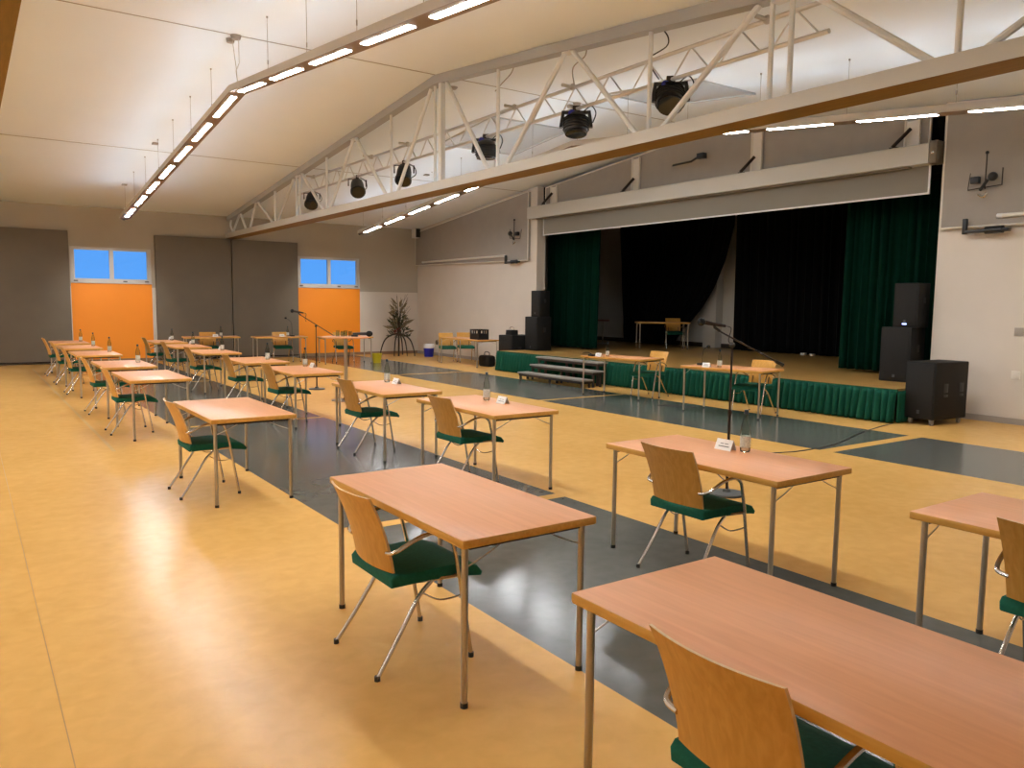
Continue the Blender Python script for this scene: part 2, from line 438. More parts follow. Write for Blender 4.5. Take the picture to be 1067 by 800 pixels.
# stage platform
st = thing('stage_platform', 'raised stage with wooden board floor behind the green skirt', 'stage', (11.1, 11.4, 0))
b = B(); b.box(.02, XS + .0 - 11.1, 6.2 - 11.4, 16.55 - 11.4, .0, .46)
b.box(XS - 11.1, SX1 - 11.1, OY0 - 11.4, OY1 - 11.4, 0, .46); b.box(SX0 - 11.1, SX1 - 11.1, SY0 - 11.4, OY0 - 11.4, 0, .46); b.box(SX0 - 11.1, SX1 - 11.1, OY1 - 11.4, SY1 - 11.4, 0, .46)
b.build('substructure', 'step_frame', st)
b = B(); b.box(0, XS - 11.1, 6.18 - 11.4, 16.57 - 11.4, .46, .5)
b.box(XS - 11.1, SX1 - 11.1, OY0 - 11.4, OY1 - 11.4, .46, .5); b.box(SX0 - 11.1, SX1 - 11.1, SY0 - 11.4, OY0 - 11.4, .46, .5); b.box(SX0 - 11.1, SX1 - 11.1, OY1 - 11.4, SY1 - 11.4, .46, .5)
b.build('board_floor', 'stage_wood', st)

# pleated skirt along the stage front
def pleat(u, per=0.1):
    t = (u / per) % 1.0
    return abs(math.sin(PI * t)) ** 0.8
def build_skirt():
    b = B()
    L = 16.6 - 6.14
    n = int(L / 0.0075)
    path = []
    for i in range(n + 1):
        y = 6.14 + L * i / n
        path.append((0, y, i * L / n))
    def fn(u, v):
        y = 6.14 + L * u
        z = .015 + (.475 - .015) * v
        amp = .085 * (1 - v) ** 0.5 + .04
        jit = .02 * math.sin(y * 9.1) + .012 * math.sin(y * 23.0)
        x = 11.085 - amp * pleat(y + jit * (1 - v), .112) - .006
        return (x, y, z)
    b.grid(fn, n, 8)
    for ye, s in ((6.14, -1), (16.6, 1)):       # short returns at both ends
        def fr(u, v, ye=ye, s=s):
            amp = .035 * (1 - v) + .008
            return (11.08 + 0.42 * u, ye + s * amp * pleat(u * .42, .1) * .6, .015 + .46 * v)
        b.grid(fr, 40, 6)
    t = B()
    o = b.build('stage_skirt', 'skirt', None, 80, .004)
    tag(o, 'green pleated fabric skirt hanging along the stage front', 'stage skirt')
    t.box(11.06, 11.085, 6.14, 16.6, .455, .497, .004)
    t.build('top_band', 'skirt', o)
build_skirt()

# portable steps
sp = thing('stage_steps', 'grey three-tread portable steps standing in front of the stage skirt', 'steps', (10.55, 13.3, 0))
for k, (z, x0, ya, yb) in enumerate(((.17, -.42, -1.18, 1.08), (.335, -.13, -1.18, 1.02), (.495, .14, -1.0, 1.15))):
    b = B(); b.box(x0, x0 + .29, ya, yb, z - .035, z, .005); b.build('tread', 'step', sp)
    b = B(); b.box(x0 + .02, x0 + .27, ya + .03, yb - .03, z - .085, z - .036); b.build('tread_frame', 'step_frame', sp)
    for yy in (ya + .06, yb - .06, (ya + yb) / 2):
        for xa in (x0 + .03, x0 + .22):
            g = B(); g.box(xa, xa + .04, yy - .02, yy + .02, 0, z - .086); g.build('leg', 'step_frame', sp)

# ------------------------------------------------------------------ grey panels and fittings on the stage wall
def edge_frame(b, poly, x, w=.03, d=.05):
    n = len(poly)
    for i in range(n):
        p, q = Vector((0,) + poly[i]), Vector((0,) + poly[(i + 1) % n])
        b.tube([(x, p.y, p.z), (x, q.y, q.z)], w * .6, 4)
for lab, poly in (('grey acoustic wall panel left of the stage, above the side table', [(17.25, 2.84), (YF - .03, 2.92), (YF - .03, 3.98), (17.25, 4.64)]),
                  ('grey acoustic wall panel right of the stage, above the big floor subwoofer', [(6.38, 2.90), (0.2, 2.84), (0.2, 4.1), (6.38, 4.74)])):
    p = thing('acoustic_panel', lab, 'wall panel', (XS, poly[0][0], 2.84), 0, 'acoustic panels beside the stage')
    y0, z0 = poly[0][0], 2.84
    pl_ = [(a - y0, c - z0) for a, c in poly]
    b = B(); b.prism(pl_, 'X', -.09, 0); b.build('board', 'panel_grey', p)
    e = B(); edge_frame(e, pl_, -.085); e.build('edging', 'panel_edge', p)

# upper board filling the top of the opening
ub = thing('proscenium_board', 'grey board with pale edging filling the gable above the stage screen', 'wall board', (XS + .08, 11.6, 3.9))
poly = [(6.72 - 11.6, 0), (16.7 - 11.6, 0), (16.7 - 11.6, .79), (YR - 11.6, 1.30), (6.72 - 11.6, .84)]
b = B(); b.prism(poly, 'X', 0, .06); b.build('board', 'panel_grey', ub)
e = B(); edge_frame(e, poly, -.005, .025); e.build('edging', 'panel_edge', ub)
w = B(); w.box(XS + .20, XS + .24, OY0 + .0, OY1, 3.8, zc(OY1) - .01); o = w.build('dark_void_sheet', 'black_curtain'); tag(o, 'added black sheet for the dark void behind the gap above the stage opening', 'curtain')  # dark sheet added where only the unlit void behind the board shows

# projection screen case
pc = thing('projection_screen_case', 'long pale grey screen case spanning above the stage opening', 'screen case', (12.3, 11.8, 3.9))
b = B(); b.prism([(0, .0), (.03, -.0), (.26, -.0), (.26, .31), (.02, .31), (0, .29)], 'Y', 6.56 - 11.8, 17.1 - 11.8, .004)
b.build('housing', 'beam', pc)
b = B(); b.box(.0, .25, 6.44 - 11.8, 6.555 - 11.8, -.01, .33, .006); b.build('end_cap', 'panel_far', pc)
b = B(); b.ball((-.0, 6.5 - 11.8, .15), .025, 8, .4, 1, 1); b.build('end_bolt', 'chrome', pc)
b = B(); b.box(.08, .17, 6.9 - 11.8, 16.8 - 11.8, -.03, -.001); b.build('slot_strip', 'panel_far', pc)
# brackets holding the case
for k, (yb, zt) in enumerate(((16.3, 4.7), (13.3, 4.98), (10.0, 5.0), (6.98, 4.68))):
    nm = ['beside the left end', 'second from the left', 'third from the left', 'beside the right end'][k]
    br = thing('case_bracket', 'pale channel with dark diagonal strut above the screen case, %s' % nm, 'bracket', (12.45, yb, 4.21), 0, 'brackets above the screen case')
    c = B()
    for s in (-.11, .11): c.box(.09, .14, s - .014, s + .014, -.0, zt - 4.23)
    c.box(.11, .13, -.10, .10, .0, zt - 4.25)
    c.build('channel', 'panel_edge', br)
    d = B(); d.tube([(-.10, .20, .02), (.06, .0, .30)], .032, 6)
    d.build('strut', 'dark_metal', br)
    f = B(); f.box(-.12, .0, .12, .24, .0, .02); f.build('foot', 'dark_metal', br)

# roll-down valance under the case
va = thing('screen_valance', 'grey roll-down screen with white edge hanging under the screen case', 'projection screen', (12.53, 11.66, 3.46))
b = B(); b.box(.0, .012, -5.0, 5.0, .02, .50); b.build('cloth', 'screen_cloth', va)
b = B(); b.box(-.006, .018, -5.03, 5.03, -.0, .026); b.box(-.004, .016, -5.03, -5.0, .026, .46); b.box(-.004, .016, 5.0, 5.03, .026, .46)
b.build('white_border', 'white', va)

# dark arm on the board
t = thing('board_bracket', 'black bent arm fixed to the grey board above the screen case', 'bracket', (12.5, 11.65, 4.66))
b = B(); b.tube([(0, .45, -.03), (-.05, .38, -.035), (-.05, -.1, -.03), (-.05, -.3, .04)], .022, 8); b.build('arm', 'black', t)
b = B(); b.box(-.1, .02, -.46, -.28, -.01, .1, .01); b.build('head', 'black', t)

# spotlight racks on both acoustic panels
for lab, y, s in (('black spotlight rack with crossed rods on the panel right of the stage', 5.73, 1), ('small black spotlight rack on the panel left of the stage', 17.77, -1)):
    r = thing('spotlight_rack', lab, 'wall bracket', (12.42, y, 3.3), 0, 'spotlight racks beside the stage')
    b = B(); b.tube([(-.06, 0, .12), (-.06, 0, .62)], .010, 6); b.build('rod', 'dark_metal', r)
    b = B(); b.ball((-.06, 0, .64), .025, 8); b.build('rod_tip', 'black', r)
    b = B(); b.tube([(-.04, .25 * s, .13), (-.04, -.22 * s, .16), (-.04, -.22 * s, .40)], .009, 6)
    b.tube([(.01, .25 * s, .38), (-.04, .25 * s, .13)], .006, 6); b.build('cross_frame', 'dark_metal', r)
    b = B(); b.box(-.10, -.02, .14 * s - .06, .14 * s + .06, .21, .31, .01); b.build('clamp_block', 'black', r)
    b = B(); b.tube([(-.10, .05 * s, .10), (-.12, -.06 * s, .24)], .022, 8); b.ball((-.11, -.12 * s, .28), .065, 10); b.build('lamp_head', 'black', r)
    b = B(); b.tube([(-.08, .08 * s, .05), (-.09, .0, -.0), (-.08, -.04 * s, .06)], .016, 6, smooth=4); b.build('hook', 'chrome', r)
for lab, y, s in (('black winch bracket under the panel right of the stage', 5.7, 1), ('black winch bracket under the panel left of the stage', 17.9, -1)):
    r = thing('winch_mount', lab, 'wall bracket', (12.43, y, 2.75), 0, 'winch brackets beside the stage')
    b = B(); b.box(-.10, .0, -.34, .26, .04, .09, .008); b.build('plate', 'black', r)
    b = B(); b.box(-.09, -.03, .25, .31, .03, .26, .008); b.build('lever', 'black', r)
    b = B(); b.lathe([(.0, -.12), (.055, -.12), (.055, .12), (0, .12)], 12, (-.07, -.14, .07), 'Y'); b.build('drum', 'black', r)
for lab, ya, yb, z in (('long pale rod fixed low on the panel left of the stage', 18.3, 23.0, 3.0), ('pale rod fixed low on the panel right of the stage', 0.8, 5.5, 3.02)):
    r = thing('wall_rod', lab, 'rod', (12.40, ya, z), 0, 'pale rods beside the stage')
    b = B(); b.tube([(0, 0, 0), (0, yb - ya, 0)], .03, 8); b.build('bar', 'panel_edge', r)
    B().tube([(0, -.05, 0), (0, .02, 0)], .035, 8).build('end_knob', 'white', r); B().tube([(0, yb - ya - .02, 0), (0, yb - ya + .05, 0)], .035, 8).build('end_knob', 'white', r)
    b = B()
    for u in (.3, (yb - ya) / 2, yb - ya - .3): b.box(0, .045, u - .03, u + .03, -.02, .02)
    b.build('standoff', 'dark_metal', r)
cs = thing('wall_loudspeaker', 'small white and black loudspeaker in the far corner under the ceiling', 'loudspeaker', (12.36, 23.42, 3.8))
b = B(); b.box(-.12, .08, -.1, .1, 0, .32, .012); b.build('cabinet', 'white', cs)
b = B(); b.box(-.06, .08, -.14, -.101, .02, .30); b.build('grille', 'black', cs)
for k, y in enumerate((22.3, 21.5, 20.7)):
    o = B().lathe([(0, -.03), (.075, -.03), (.075, 0.0), (0, 0.0)], 14, (XS, y, .42), 'X').build('wall_socket', 'socket')
    tag(o, 'round bronze wall socket low on the cream wall, %s from the far corner' % ORD[k], 'socket', 'round wall sockets')
for k, (y, z, lab) in enumerate(((5.2, 1.35, 'small grey switch plate on the cream wall right of the subwoofer'), (5.2, .72, 'small pale socket plate low on the cream wall right of the subwoofer'))):
    o = B().box(XS - .015, XS, y - .06, y + .06, z - .06, z + .06, .004).build('switch_plate' if k == 0 else 'socket_plate', 'base' if k == 0 else 'panel_edge')
    tag(o, lab, 'switch' if k == 0 else 'socket')

# ------------------------------------------------------------------ roof trusses
def roof_truss(x0, label):
    t = thing('roof_truss', label, 'roof truss', (x0, YR, 3.47), 0, 'white gable roof trusses')
    xc = .13
    oy, oz = -YR, -3.47
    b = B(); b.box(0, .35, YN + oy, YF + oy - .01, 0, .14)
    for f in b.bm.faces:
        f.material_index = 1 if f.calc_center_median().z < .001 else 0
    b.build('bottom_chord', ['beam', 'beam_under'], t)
    for a, c in ((YN, YR), (YR, YF - .02)):
        b = B()
        v = []
        for dz in (-.135, -.006):
            for y in (a, c):
                for x in (.05, .21): v.append((x, y + oy, zc(y) + oz + dz))
        b.hexa(v); b.build('top_chord', 'chord_shaded', t)
    def zt(y): return zc(y) - .13 + oz
    R = .032
    def diag(yb, yt):
        b = B(); b.tube([(xc, yb + oy, .12), (xc, yt + oy, zt(yt))], R, 8); b.build('diagonal', 'white_metal', t)
    def vert(y, r=.026, x=xc):
        b = B(); b.tube([(x, y + oy, .12), (x, y + oy, zt(y))], r, 8); b.build('vertical', 'white_metal', t)
    for s in (1, -1):
        def Y(d): return YR + s * d
        diag(Y(1.5), Y(.25)); vert(Y(1.72)); diag(Y(1.9), Y(3.25))
        diag(Y(4.62), Y(3.4)); vert(Y(4.78)); diag(Y(4.95), Y(6.25))
        vert(Y(6.4)); vert(Y(6.62))
        diag(Y(8.0), Y(6.8)); vert(Y(8.15)); diag(Y(8.3), Y(9.5))
        diag(Y(10.3), Y(9.7)); diag(Y(10.6), Y(11.1)); diag(Y(11.95), Y(11.2))
        b = B(); b.tube([(xc, Y(12.05) + oy, zt(Y(12.0))), (xc, Y(12.12) + oy, .35), (xc, Y(11.8) + oy, .12)], .028, 8, smooth=5); b.build('end_strap', 'white_metal', t)
        # joint plates at the top nodes
        for d in (3.33, 6.5, 9.6):
            b = B(); y = Y(d); b.box(.07, .19, y + oy - .08, y + oy + .08, zt(y) - .02, zt(y) + .02); b.build('gusset', 'white_metal', t)
    vert(YR + .12); b = B(); b.box(.09, .17, -.14, -.05, .12, zt(YR)); b.build('apex_post', 'white_metal', t)
    return t
roof_truss(6.3, 'white gable roof truss running from the camera side to the far wall')
roof_truss(0.03, 'white gable roof truss overhead, only its underside in the upper left corner')

# lighting truss carried beside the main truss
lt = thing('lighting_truss', 'slim aluminium lighting truss hung behind the white roof truss', 'lighting truss', (6.82, 11.7, 4.26))
LY0, LY1 = 4.65 - 11.7, 19.0 - 11.7
for z, r in ((0, .025), (.29, .025)):
    b = B(); b.tube([(0, LY0, z), (0, LY1 - (0.0 if z == 0 else .9), z)], r, 8); b.build('chord', 'alu', lt)
y = LY0 + .1; k = 0
while y < LY1 - 1.3:
    b = B(); b.tube([(0, y, 0 if k % 2 == 0 else .29), (0, y + .27, .29 if k % 2 == 0 else 0)], .010, 6); b.build('lattice_bar', 'alu', lt)
    y += .27 + (.14 if k % 2 else 0); k += 1
for y in (5.35, 8.45, 9.8, 13.2, 14.75, 17.9):
    b = B(); b.tube([(-.02, y - 11.7, .29), (-.20, y - 11.7, .29)], .022, 6); b.ball((-.02, y - 11.7, .29), .045, 8); b.build('clamp', 'rail', lt)
# power leads of the truss
for k, (pts, lab) in enumerate((([(6.75, 9.75, 5.11), (6.76, 9.85, 5.03), (6.72, 10.0, 4.93), (6.62, 10.05, 4.8)], 'thin grey lead from the ceiling to the truss post nearest the ridge'),
                              ([(6.78, 8.15, 4.97), (6.79, 8.2, 4.88), (6.76, 8.4, 4.78), (6.80, 8.42, 4.58)], 'thin grey lead from the ceiling to the middle of the lighting truss'),
                              ([(6.80, 6.80, 4.84), (6.82, 6.74, 4.74), (6.85, 6.8, 4.66), (6.82, 7.05, 4.58), (6.80, 6.95, 4.42), (6.80, 6.85, 4.30)], 'dark lead looping down to the nearest moving head lamp'))):
    o = B().tube(pts, .008, 6, smooth=6).build('power_lead', 'black' if k == 2 else 'base')
    tag(o, lab, 'cable', 'leads at the lighting truss')

def moving_head(y, label, rz, tilt):
    t = thing('moving_head_lamp', label, 'stage light', (6.82, y, 4.26), rz, 'moving head lamps on the lighting truss')
    C_ = -.20
    b = B(); b.box(-.03, .03, -.05, .05, -.05, .04, .008); b.build('clamp', 'dark_metal', t)
    b = B()
    for s in (-1, 1):
        b.hexa([(-.05, s * .20 - .022, C_ - .04), (.05, s * .20 - .022, C_ - .04), (-.05, s * .20 + .022, C_ - .04), (.05, s * .20 + .022, C_ - .04),
                (-.04, s * .17 - .02, -.03), (.04, s * .17 - .02, -.03), (-.04, s * .17 + .02, -.03), (.04, s * .17 + .02, -.03)])
    b.box(-.04, .04, -.19, .19, -.065, -.03, .01)
    b.build('yoke', 'black', t)
    mt = Matrix.Translation((0, 0, C_)) @ Matrix.Rotation(tilt, 4, 'Y')
    h = B(); h.lathe([(0, -.16), (.07, -.158), (.125, -.125), (.16, -.06), (.168, .0), (.165, .06), (.155, .11), (.0, .11)], 24)
    h.xform(mt); hd = h.build('head', 'black', t)
    l = B(); l.lathe([(.0, .111), (.12, .111), (.145, .118), (.145, .138), (.125, .13), (.0, .125)], 24)
    l.xform(mt); l.build('lens', 'lens', hd)
    g = B()
    for a in range(5): g.lathe([(.150, -.075 + a * .035), (.176, -.066 + a * .035), (.150, -.055 + a * .035)], 24)
    g.xform(mt); g.build('cooling_rib', 'black_matte', hd)
    k = B(); k.lathe([(0, -.02), (.045, -.02), (.045, .02), (0, .02)], 12, (-.07, .06, C_ + .13), 'X'); k.build('blue_filter', 'blue_lens', t)
    c = B(); c.tube([(0, -.10, -.03), (.02, -.20, .04), (-.02, -.26, -.06), (0, -.22, -.18)], .008, 6, smooth=5); c.build('cable', 'black', t)
moving_head(6.68, 'round black moving head lamp on the lighting truss, nearest the camera', .80, 3.75)
moving_head(8.39, 'black moving head lamp in an upright yoke, second nearest on the lighting truss', .89, 3.35)
moving_head(10.6, 'black moving head lamp behind the crossing truss bars near the ridge', .9, 3.1)
def par(y, label, tilt, rz):
    t = thing('spotlight', label, 'stage light', (6.82, y, 4.26), rz, 'can spotlights on the lighting truss')
    b = B(); b.box(-.025, .025, -.03, .03, -.05, .03, .006); b.build('clamp', 'dark_metal', t)
    b = B(); b.tube([(0, -.18, -.2), (0, -.18, -.06), (0, .18, -.06), (0, .18, -.2)], .013, 6); b.build('yoke', 'dark_metal', t)
    mt = Matrix.Translation((0, 0, -.2)) @ Matrix.Rotation(tilt, 4, 'Y')
    c = B(); c.lathe([(0, -.20), (.07, -.20), (.115, -.14), (.135, -.04), (.138, .13), (.155, .15), (.155, .20), (.0, .20)], 18); c.xform(mt); cn = c.build('can', 'black', t)
    l = B(); l.lathe([(0, .201), (.13, .201), (.13, .208), (0, .21)], 18); l.xform(mt); l.build('lens', 'lens', cn)
    e = B(); e.tube([(.0, .10, -.3), (-.12, .20, -.2), (-.08, .18, -.08), (0, .06, -.02)], .009, 6, smooth=5); e.build('cable', 'black', t)
par(13.39, 'black can spotlight on the lighting truss just beyond the ridge post', 2.5, -2.2)
par(15.5, 'black can spotlight with a looped cable, in the truss bay beyond the ridge', 2.3, -1.9)
par(18.1, 'farthest small black can spotlight on the lighting truss', 2.4, -2.1)

# ------------------------------------------------------------------ pendant luminaire rails
def light_rail(x, label):
    t = thing('light_rail', label, 'pendant light', (x, YR, 4.53), 0, 'long pendant light rails')
    oy, oz = -YR, -4.53
    def piece(b, ya, yb, x0, x1, d0, d1):
        v = []
        for d in (d0, d1):
            for y in (ya, yb):
                for xx in (x0, x1): v.append((xx, y + oy, zr(y) + oz + d))
        b.hexa(v)
    for a, c in ((1.95, YR), (YR, 20.85)):
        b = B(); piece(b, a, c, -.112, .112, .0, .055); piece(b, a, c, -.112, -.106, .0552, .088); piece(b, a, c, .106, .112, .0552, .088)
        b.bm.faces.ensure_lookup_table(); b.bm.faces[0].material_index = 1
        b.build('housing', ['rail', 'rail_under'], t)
    for s in (1, -1):
        for k in range(7):
            ya, yb = YR + s * (.16 + 1.345 * k), YR + s * (.16 + 1.345 * k + 0.98)
            ya, yb = min(ya, yb), max(ya, yb)
            b = B(); piece(b, ya, yb, -.036, .036, -.004, .0); b.build('diffuser', 'light', t)
            b = B(); piece(b, ya, yb, -.006, .006, .0555, .10); b.build('uplight_strip', 'uplight', t)      # upright light strip between the side lips
            yw = YR + s * (1.345 * (k + 1) + .0)
            b = B(); y = yw if k < 6 else YR + s * 9.3
            b.tube([(0, y + oy, zr(y) + oz + .055), (0, y + oy, zc(y) + oz)], .003, 5); b.build('wire', 'base', t)
            b = B(); b.lathe([(0, -.02), (.012, -.02), (.012, 0), (0, 0)], 8, (0, y + oy, zc(y) + oz)); b.lathe([(0, 0), (.008, 0), (.008, .05), (0, .05)], 8, (0, y + oy, zr(y) + oz + .20)); b.build('wire_grip', 'base', t)
    b = B(); b.lathe([(0, -.05), (.06, -.05), (.075, 0), (0, 0)], 16, (0, 0, zc(YR) + oz - .005)); b.lathe([(0, -.05), (.05, -.05), (.06, 0), (0, 0)], 16, (-.03, .16, zc(YR + .16) + oz)); b.build('ceiling_rose', 'base', t)
    b = B(); b.tube([(-.02, .1, zc(YR) + oz - .05), (.0, .02, .35), (.0, -.05, .055)], .005, 5); b.tube([(.03, -.02, zc(YR) + oz - .05), (.03, -.02, .4), (0.0, .03, .3), (.0, -.05, .055)], .005, 5); b.build('power_cord', 'rail', t)
    for y in (20.75, 17.05):
        b = B(); b.box(-.05, .05, y + oy - .06, y + oy + .06, zc(y) + oz - .03, zc(y) + oz + .002); b.build('ceiling_plate', 'base', t)
    b = B(); b.box(-.07, .07, 20.86 + oy, 20.93 + oy, zr(20.9) + oz - .005, zr(20.9) + oz + .06, .008); b.build('end_cap', 'black', t)
    # small wall-wash spot in the rail's far end, aimed at the far wall
    h = B(); h.tube([(0, 20.93 + oy, zr(20.9) + oz + .02), (0, 20.99 + oy, zr(20.9) + oz + .005)], .028, 10); hs = h.build('end_spot', 'black', t)
    ld = bpy.data.lights.new('wall_wash', 'SPOT'); ld.energy = 190; ld.spot_size = math.radians(62); ld.spot_blend = .9; ld.color = (1, .95, .88); ld.shadow_soft_size = .03
    lo = bpy.data.objects.new('wall_wash', ld); COL.objects.link(lo); lo.parent = t
    lo.location = (0, 21.02 + oy, zr(20.9) + oz + .0)
    lo.rotation_euler = Vector((0, 2.6, -2.15)).to_track_quat('-Z', 'Y').to_euler()
light_rail(3.25, 'bent pendant light rail on the open ceiling left of the roof truss')
light_rail(9.28, 'bent pendant light rail between the roof truss and the stage')
light_rail(-2.80, 'bent pendant light rail over the unseen left part of the hall')

# small ceiling detector near the ridge
dt = thing('ceiling_detector', 'small round grey detector on the ceiling beside the truss apex', 'smoke detector', (6.9, 11.75, zc(11.75)))
B().lathe([(0, -.04), (.05, -.035), (.075, -.012), (.08, 0), (0, 0)], 16).build('cover', 'base', dt)

# ------------------------------------------------------------------ furniture prototypes
def make_table(L=1.4, W=.7, name='folding_table'):
    t = thing(name, '', 'table', (0, 0, 0), 0)
    H, TH = .73, .037
    b = B(); b.mi = 1; b.box(-W / 2, W / 2, -L / 2, L / 2, H - TH, H, .006, 2)
    for f in b.bm.faces:
        f.normal_update()
        if f.normal.z > .6 and f.calc_center_median().z > H - .0075: f.material_index = 0
    b.build('tabletop', ['table_top', 'table_edge'], t)
    for sx in (-1, 1):
        for sy in (-1, 1):
            x, y = sx * (W / 2 - .042), sy * (L / 2 - .055)
            lg = B(); lg.tube([(x, y, .02), (x, y, H - TH)], .0145, 12); leg = lg.build('leg', 'steel', t)
            fc = B(); fc.lathe([(0, 0), (.017, 0), (.017, .022), (.0, .022)], 12, (x, y, 0)); fc.build('foot_cap', 'black', leg)
            s = B(); s.tube([(x - sx * .012, y, .60), (x - sx * .10, y, .635), (x - sx * .22, y, H - TH)], .0035, 6, smooth=5); s.build('stay', 'steel', t)
    for sy in (-1, 1):
        r = B(); y = sy * (L / 2 - .055); r.box(-W / 2 + .06, W / 2 - .06, y - .012, y + .012, H - TH - .02, H - TH); r.build('hinge_rail', 'dark_metal', t)
    return t

def make_chair():
    t = thing('armchair', '', 'chair', (0, 0, 0), 0)
    # seat: cushion with a waterfall front
    prof = [(-.155, .418), (-.160, .460), (-.14, .482), (-.02, .474), (.12, .478), (.23, .472), (.295, .448), (.325, .410), (.316, .390), (.288, .398), (.22, .420), (.05, .424)]
    b = B(); b.prism(prof, 'Y', -.225, .225, .011); b.build('seat', 'green_seat', t, 50)
    # backrest: thin curved plywood
    def bk(u, v, off):
        w = .213 - .010 * (1 - v)
        y = (2 * u - 1) * w
        z = .485 + .375 * v
        x = -.155 - .030 * v - .105 * v * v * .75 - .033 * (1 - (2 * u - 1) ** 2) + off + .012 * (1 - v) ** 2
        return (x, y, z)
    b = B(); nu, nv = 14, 12
    b.mi = 0; b.grid(lambda u, v: bk(u, v, 0), nu, nv); b.grid(lambda u, v: bk(u, v, .011), nu, nv)
    b.mi = 1
    N = 20
    b.grid(lambda u, v: bk(u, 1, .011 * v), nu, 1); b.grid(lambda u, v: bk(u, 0, .011 * v), nu, 1)
    b.grid(lambda u, v: bk(0, u, .011 * v), nv, 1); b.grid(lambda u, v: bk(1, u, .011 * v), nv, 1)
    bmesh.ops.remove_doubles(b.bm, verts=b.bm.verts, dist=1e-5)
    b.build('backrest', ['ply', 'ply_edge'], t, 40)
    for s in (-1, 1):
        r = .0105
        a = B(); a.tube([(-.165, s * .19, .585), (-.15, s * .245, .600), (-.04, s * .262, .655), (.06, s * .264, .668), (.12, s * .263, .635), (.145, s * .262, .56)], r, 8, smooth=6); a.build('armrest', 'chrome', t)
        l = B(); l.tube([(.145, s * .262, .56), (.168, s * .260, .45), (.24, s * .255, .012)], r, 8, smooth=4); lg = l.build('leg', 'chrome', t)
        c = B(); c.lathe([(0, 0), (.0135, 0), (.0135, .024), (0, .024)], 10, (.240, s * .255, 0)); c.build('glide', 'black', lg)
        l = B(); l.tube([(.06, s * .205, .415), (-.02, s * .212, .345), (-.13, s * .222, .17), (-.235, s * .235, .012)], r, 8, smooth=4); lg = l.build('leg', 'chrome', t)
        c = B(); c.lathe([(0, 0), (.0135, 0), (.0135, .024), (0, .024)], 10, (-.236, s * .235, 0)); c.build('glide', 'black', lg)
        f = B(); f.tube([(-.12, s * .19, .424), (.06, s * .205, .418), (.17, s * .255, .43)], .009, 6); f.build('side_rail', 'chrome', t)
        h = B(); h.tube([(.0, s * .213, .365), (.09, s * .225, .315), (.19, s * .257, .33)], .0045, 6, smooth=5); h.build('stretcher', 'chrome', t)
        k = B(); k.tube([(-.08, s * .14, .424), (-.13, s * .14, .432), (-.136, s * .14, .50), (-.160, s * .14, .60)], .008, 6, smooth=4); k.build('back_support', 'dark_metal', t)
    c = B(); c.tube([(.06, -.205, .416), (.06, .205, .416)], .009, 6); c.tube([(.17, -.25, .425), (.17, .25, .425)], .009, 6); c.build('cross_tube', 'dark_metal', t)
    for o in list(t.children):
        for m in [o] + list(o.children): m.data.transform(Matrix.Diagonal((1, 1, .957, 1)))
    return t

def make_bottle():
    t = thing('water_bottle', '', 'bottle', (0, 0, 0), 0)
    B().lathe([(0, .004), (.026, 0), (.032, .006), (.033, .13), (.028, .175), (.016, .215), (.0125, .235), (.0125, .252), (0, .252)], 14).build('glass_body', 'bottle', t)
    B().lathe([(.0335, .03), (.0342, .034), (.0342, .10), (.0335, .104)], 14).build('paper_label', 'label', t)
    B().lathe([(0, .252), (.0145, .246), (.0145, .275), (0, .277)], 12).build('cap', 'cap', t)
    return t
def make_sign():
    t = thing('name_sign', '', 'name sign', (0, 0, 0), 0)
    # folded tent card, its two faces leaning together
    b = B()
    for s in (1, -1):
        b.hexa([(s * .032, -.065, 0), (s * .031, -.065, 0), (s * .032, .065, 0), (s * .031, .065, 0), (s * .001, -.065, .068), (0, -.065, .068), (s * .001, .065, .068), (0, .065, .068)])
    b.build('card', 'paper', t)
    for s in (1, -1):
        p = B()
        for (ya, yb, f0, f1) in ((-.034, -.004, .56, .64), (.002, .030, .56, .64), (-.044, .040, .30, .40)):
            def q(y, f): return (s * (.032 * (1 - f) + .0012), y, .068 * f)
            p.quad([q(ya, f0), q(yb, f0), q(yb, f1), q(ya, f1)])
        p.build('printed_lines', 'ink', t)
    return t

tb, ch, bo, sg = make_table(), make_chair(), make_bottle(), make_sign()
used = set()
def put(proto, loc, rz, label, group):
    if proto.name not in used:
        used.add(proto.name); proto.location = loc; proto.rotation_euler = (0, 0, rz); proto['label'] = label; proto['group'] = group
        return proto
    return dup(proto, loc, rz, label, group)

# ---- row along the open floor (seen at the left)
A = [(1.60, .55, 1.245), (1.59, 2.62, 3.32), (1.575, 6.46, 7.165), (1.56, 10.12, 11.0), (1.57, 12.25, 13.1), (1.54, 15.1, 16.05), (1.52, 17.3, 18.05), (1.55, 19.4, 20.1)]
Alab = ['first folding table of the row on the open floor, cropped by the photo edge',
        'bare folding table, second from the front in the row on the open floor',
        'bare folding table, third from the front in the row on the open floor',
        'bare folding table, fourth from the front in the row on the open floor',
        'folding table with a lone bottle, fifth from the front in the open-floor row',
        'folding table with a lone bottle, sixth from the front in the open-floor row',
        'folding table with a lone bottle, seventh from the front in the open-floor row',
        'farthest folding table of the open-floor row, next to the orange wall']
for k, (x, y, cy) in enumerate(A):
    put(tb, (x + .35, y + .70, 0), 0, Alab[k], 'folding tables in the hall')
    put(ch, (1.73 if k == 0 else 1.667, cy, 0), 0, 'beech and green armchair at the %s table of the row on the open floor' % ORD[k], 'armchairs in the hall')
    if k >= 4:
        put(bo, (2.15, y + .85, .73), k, 'water bottle on the %s table of the row on the open floor' % ORD[k], 'water bottles on the tables')
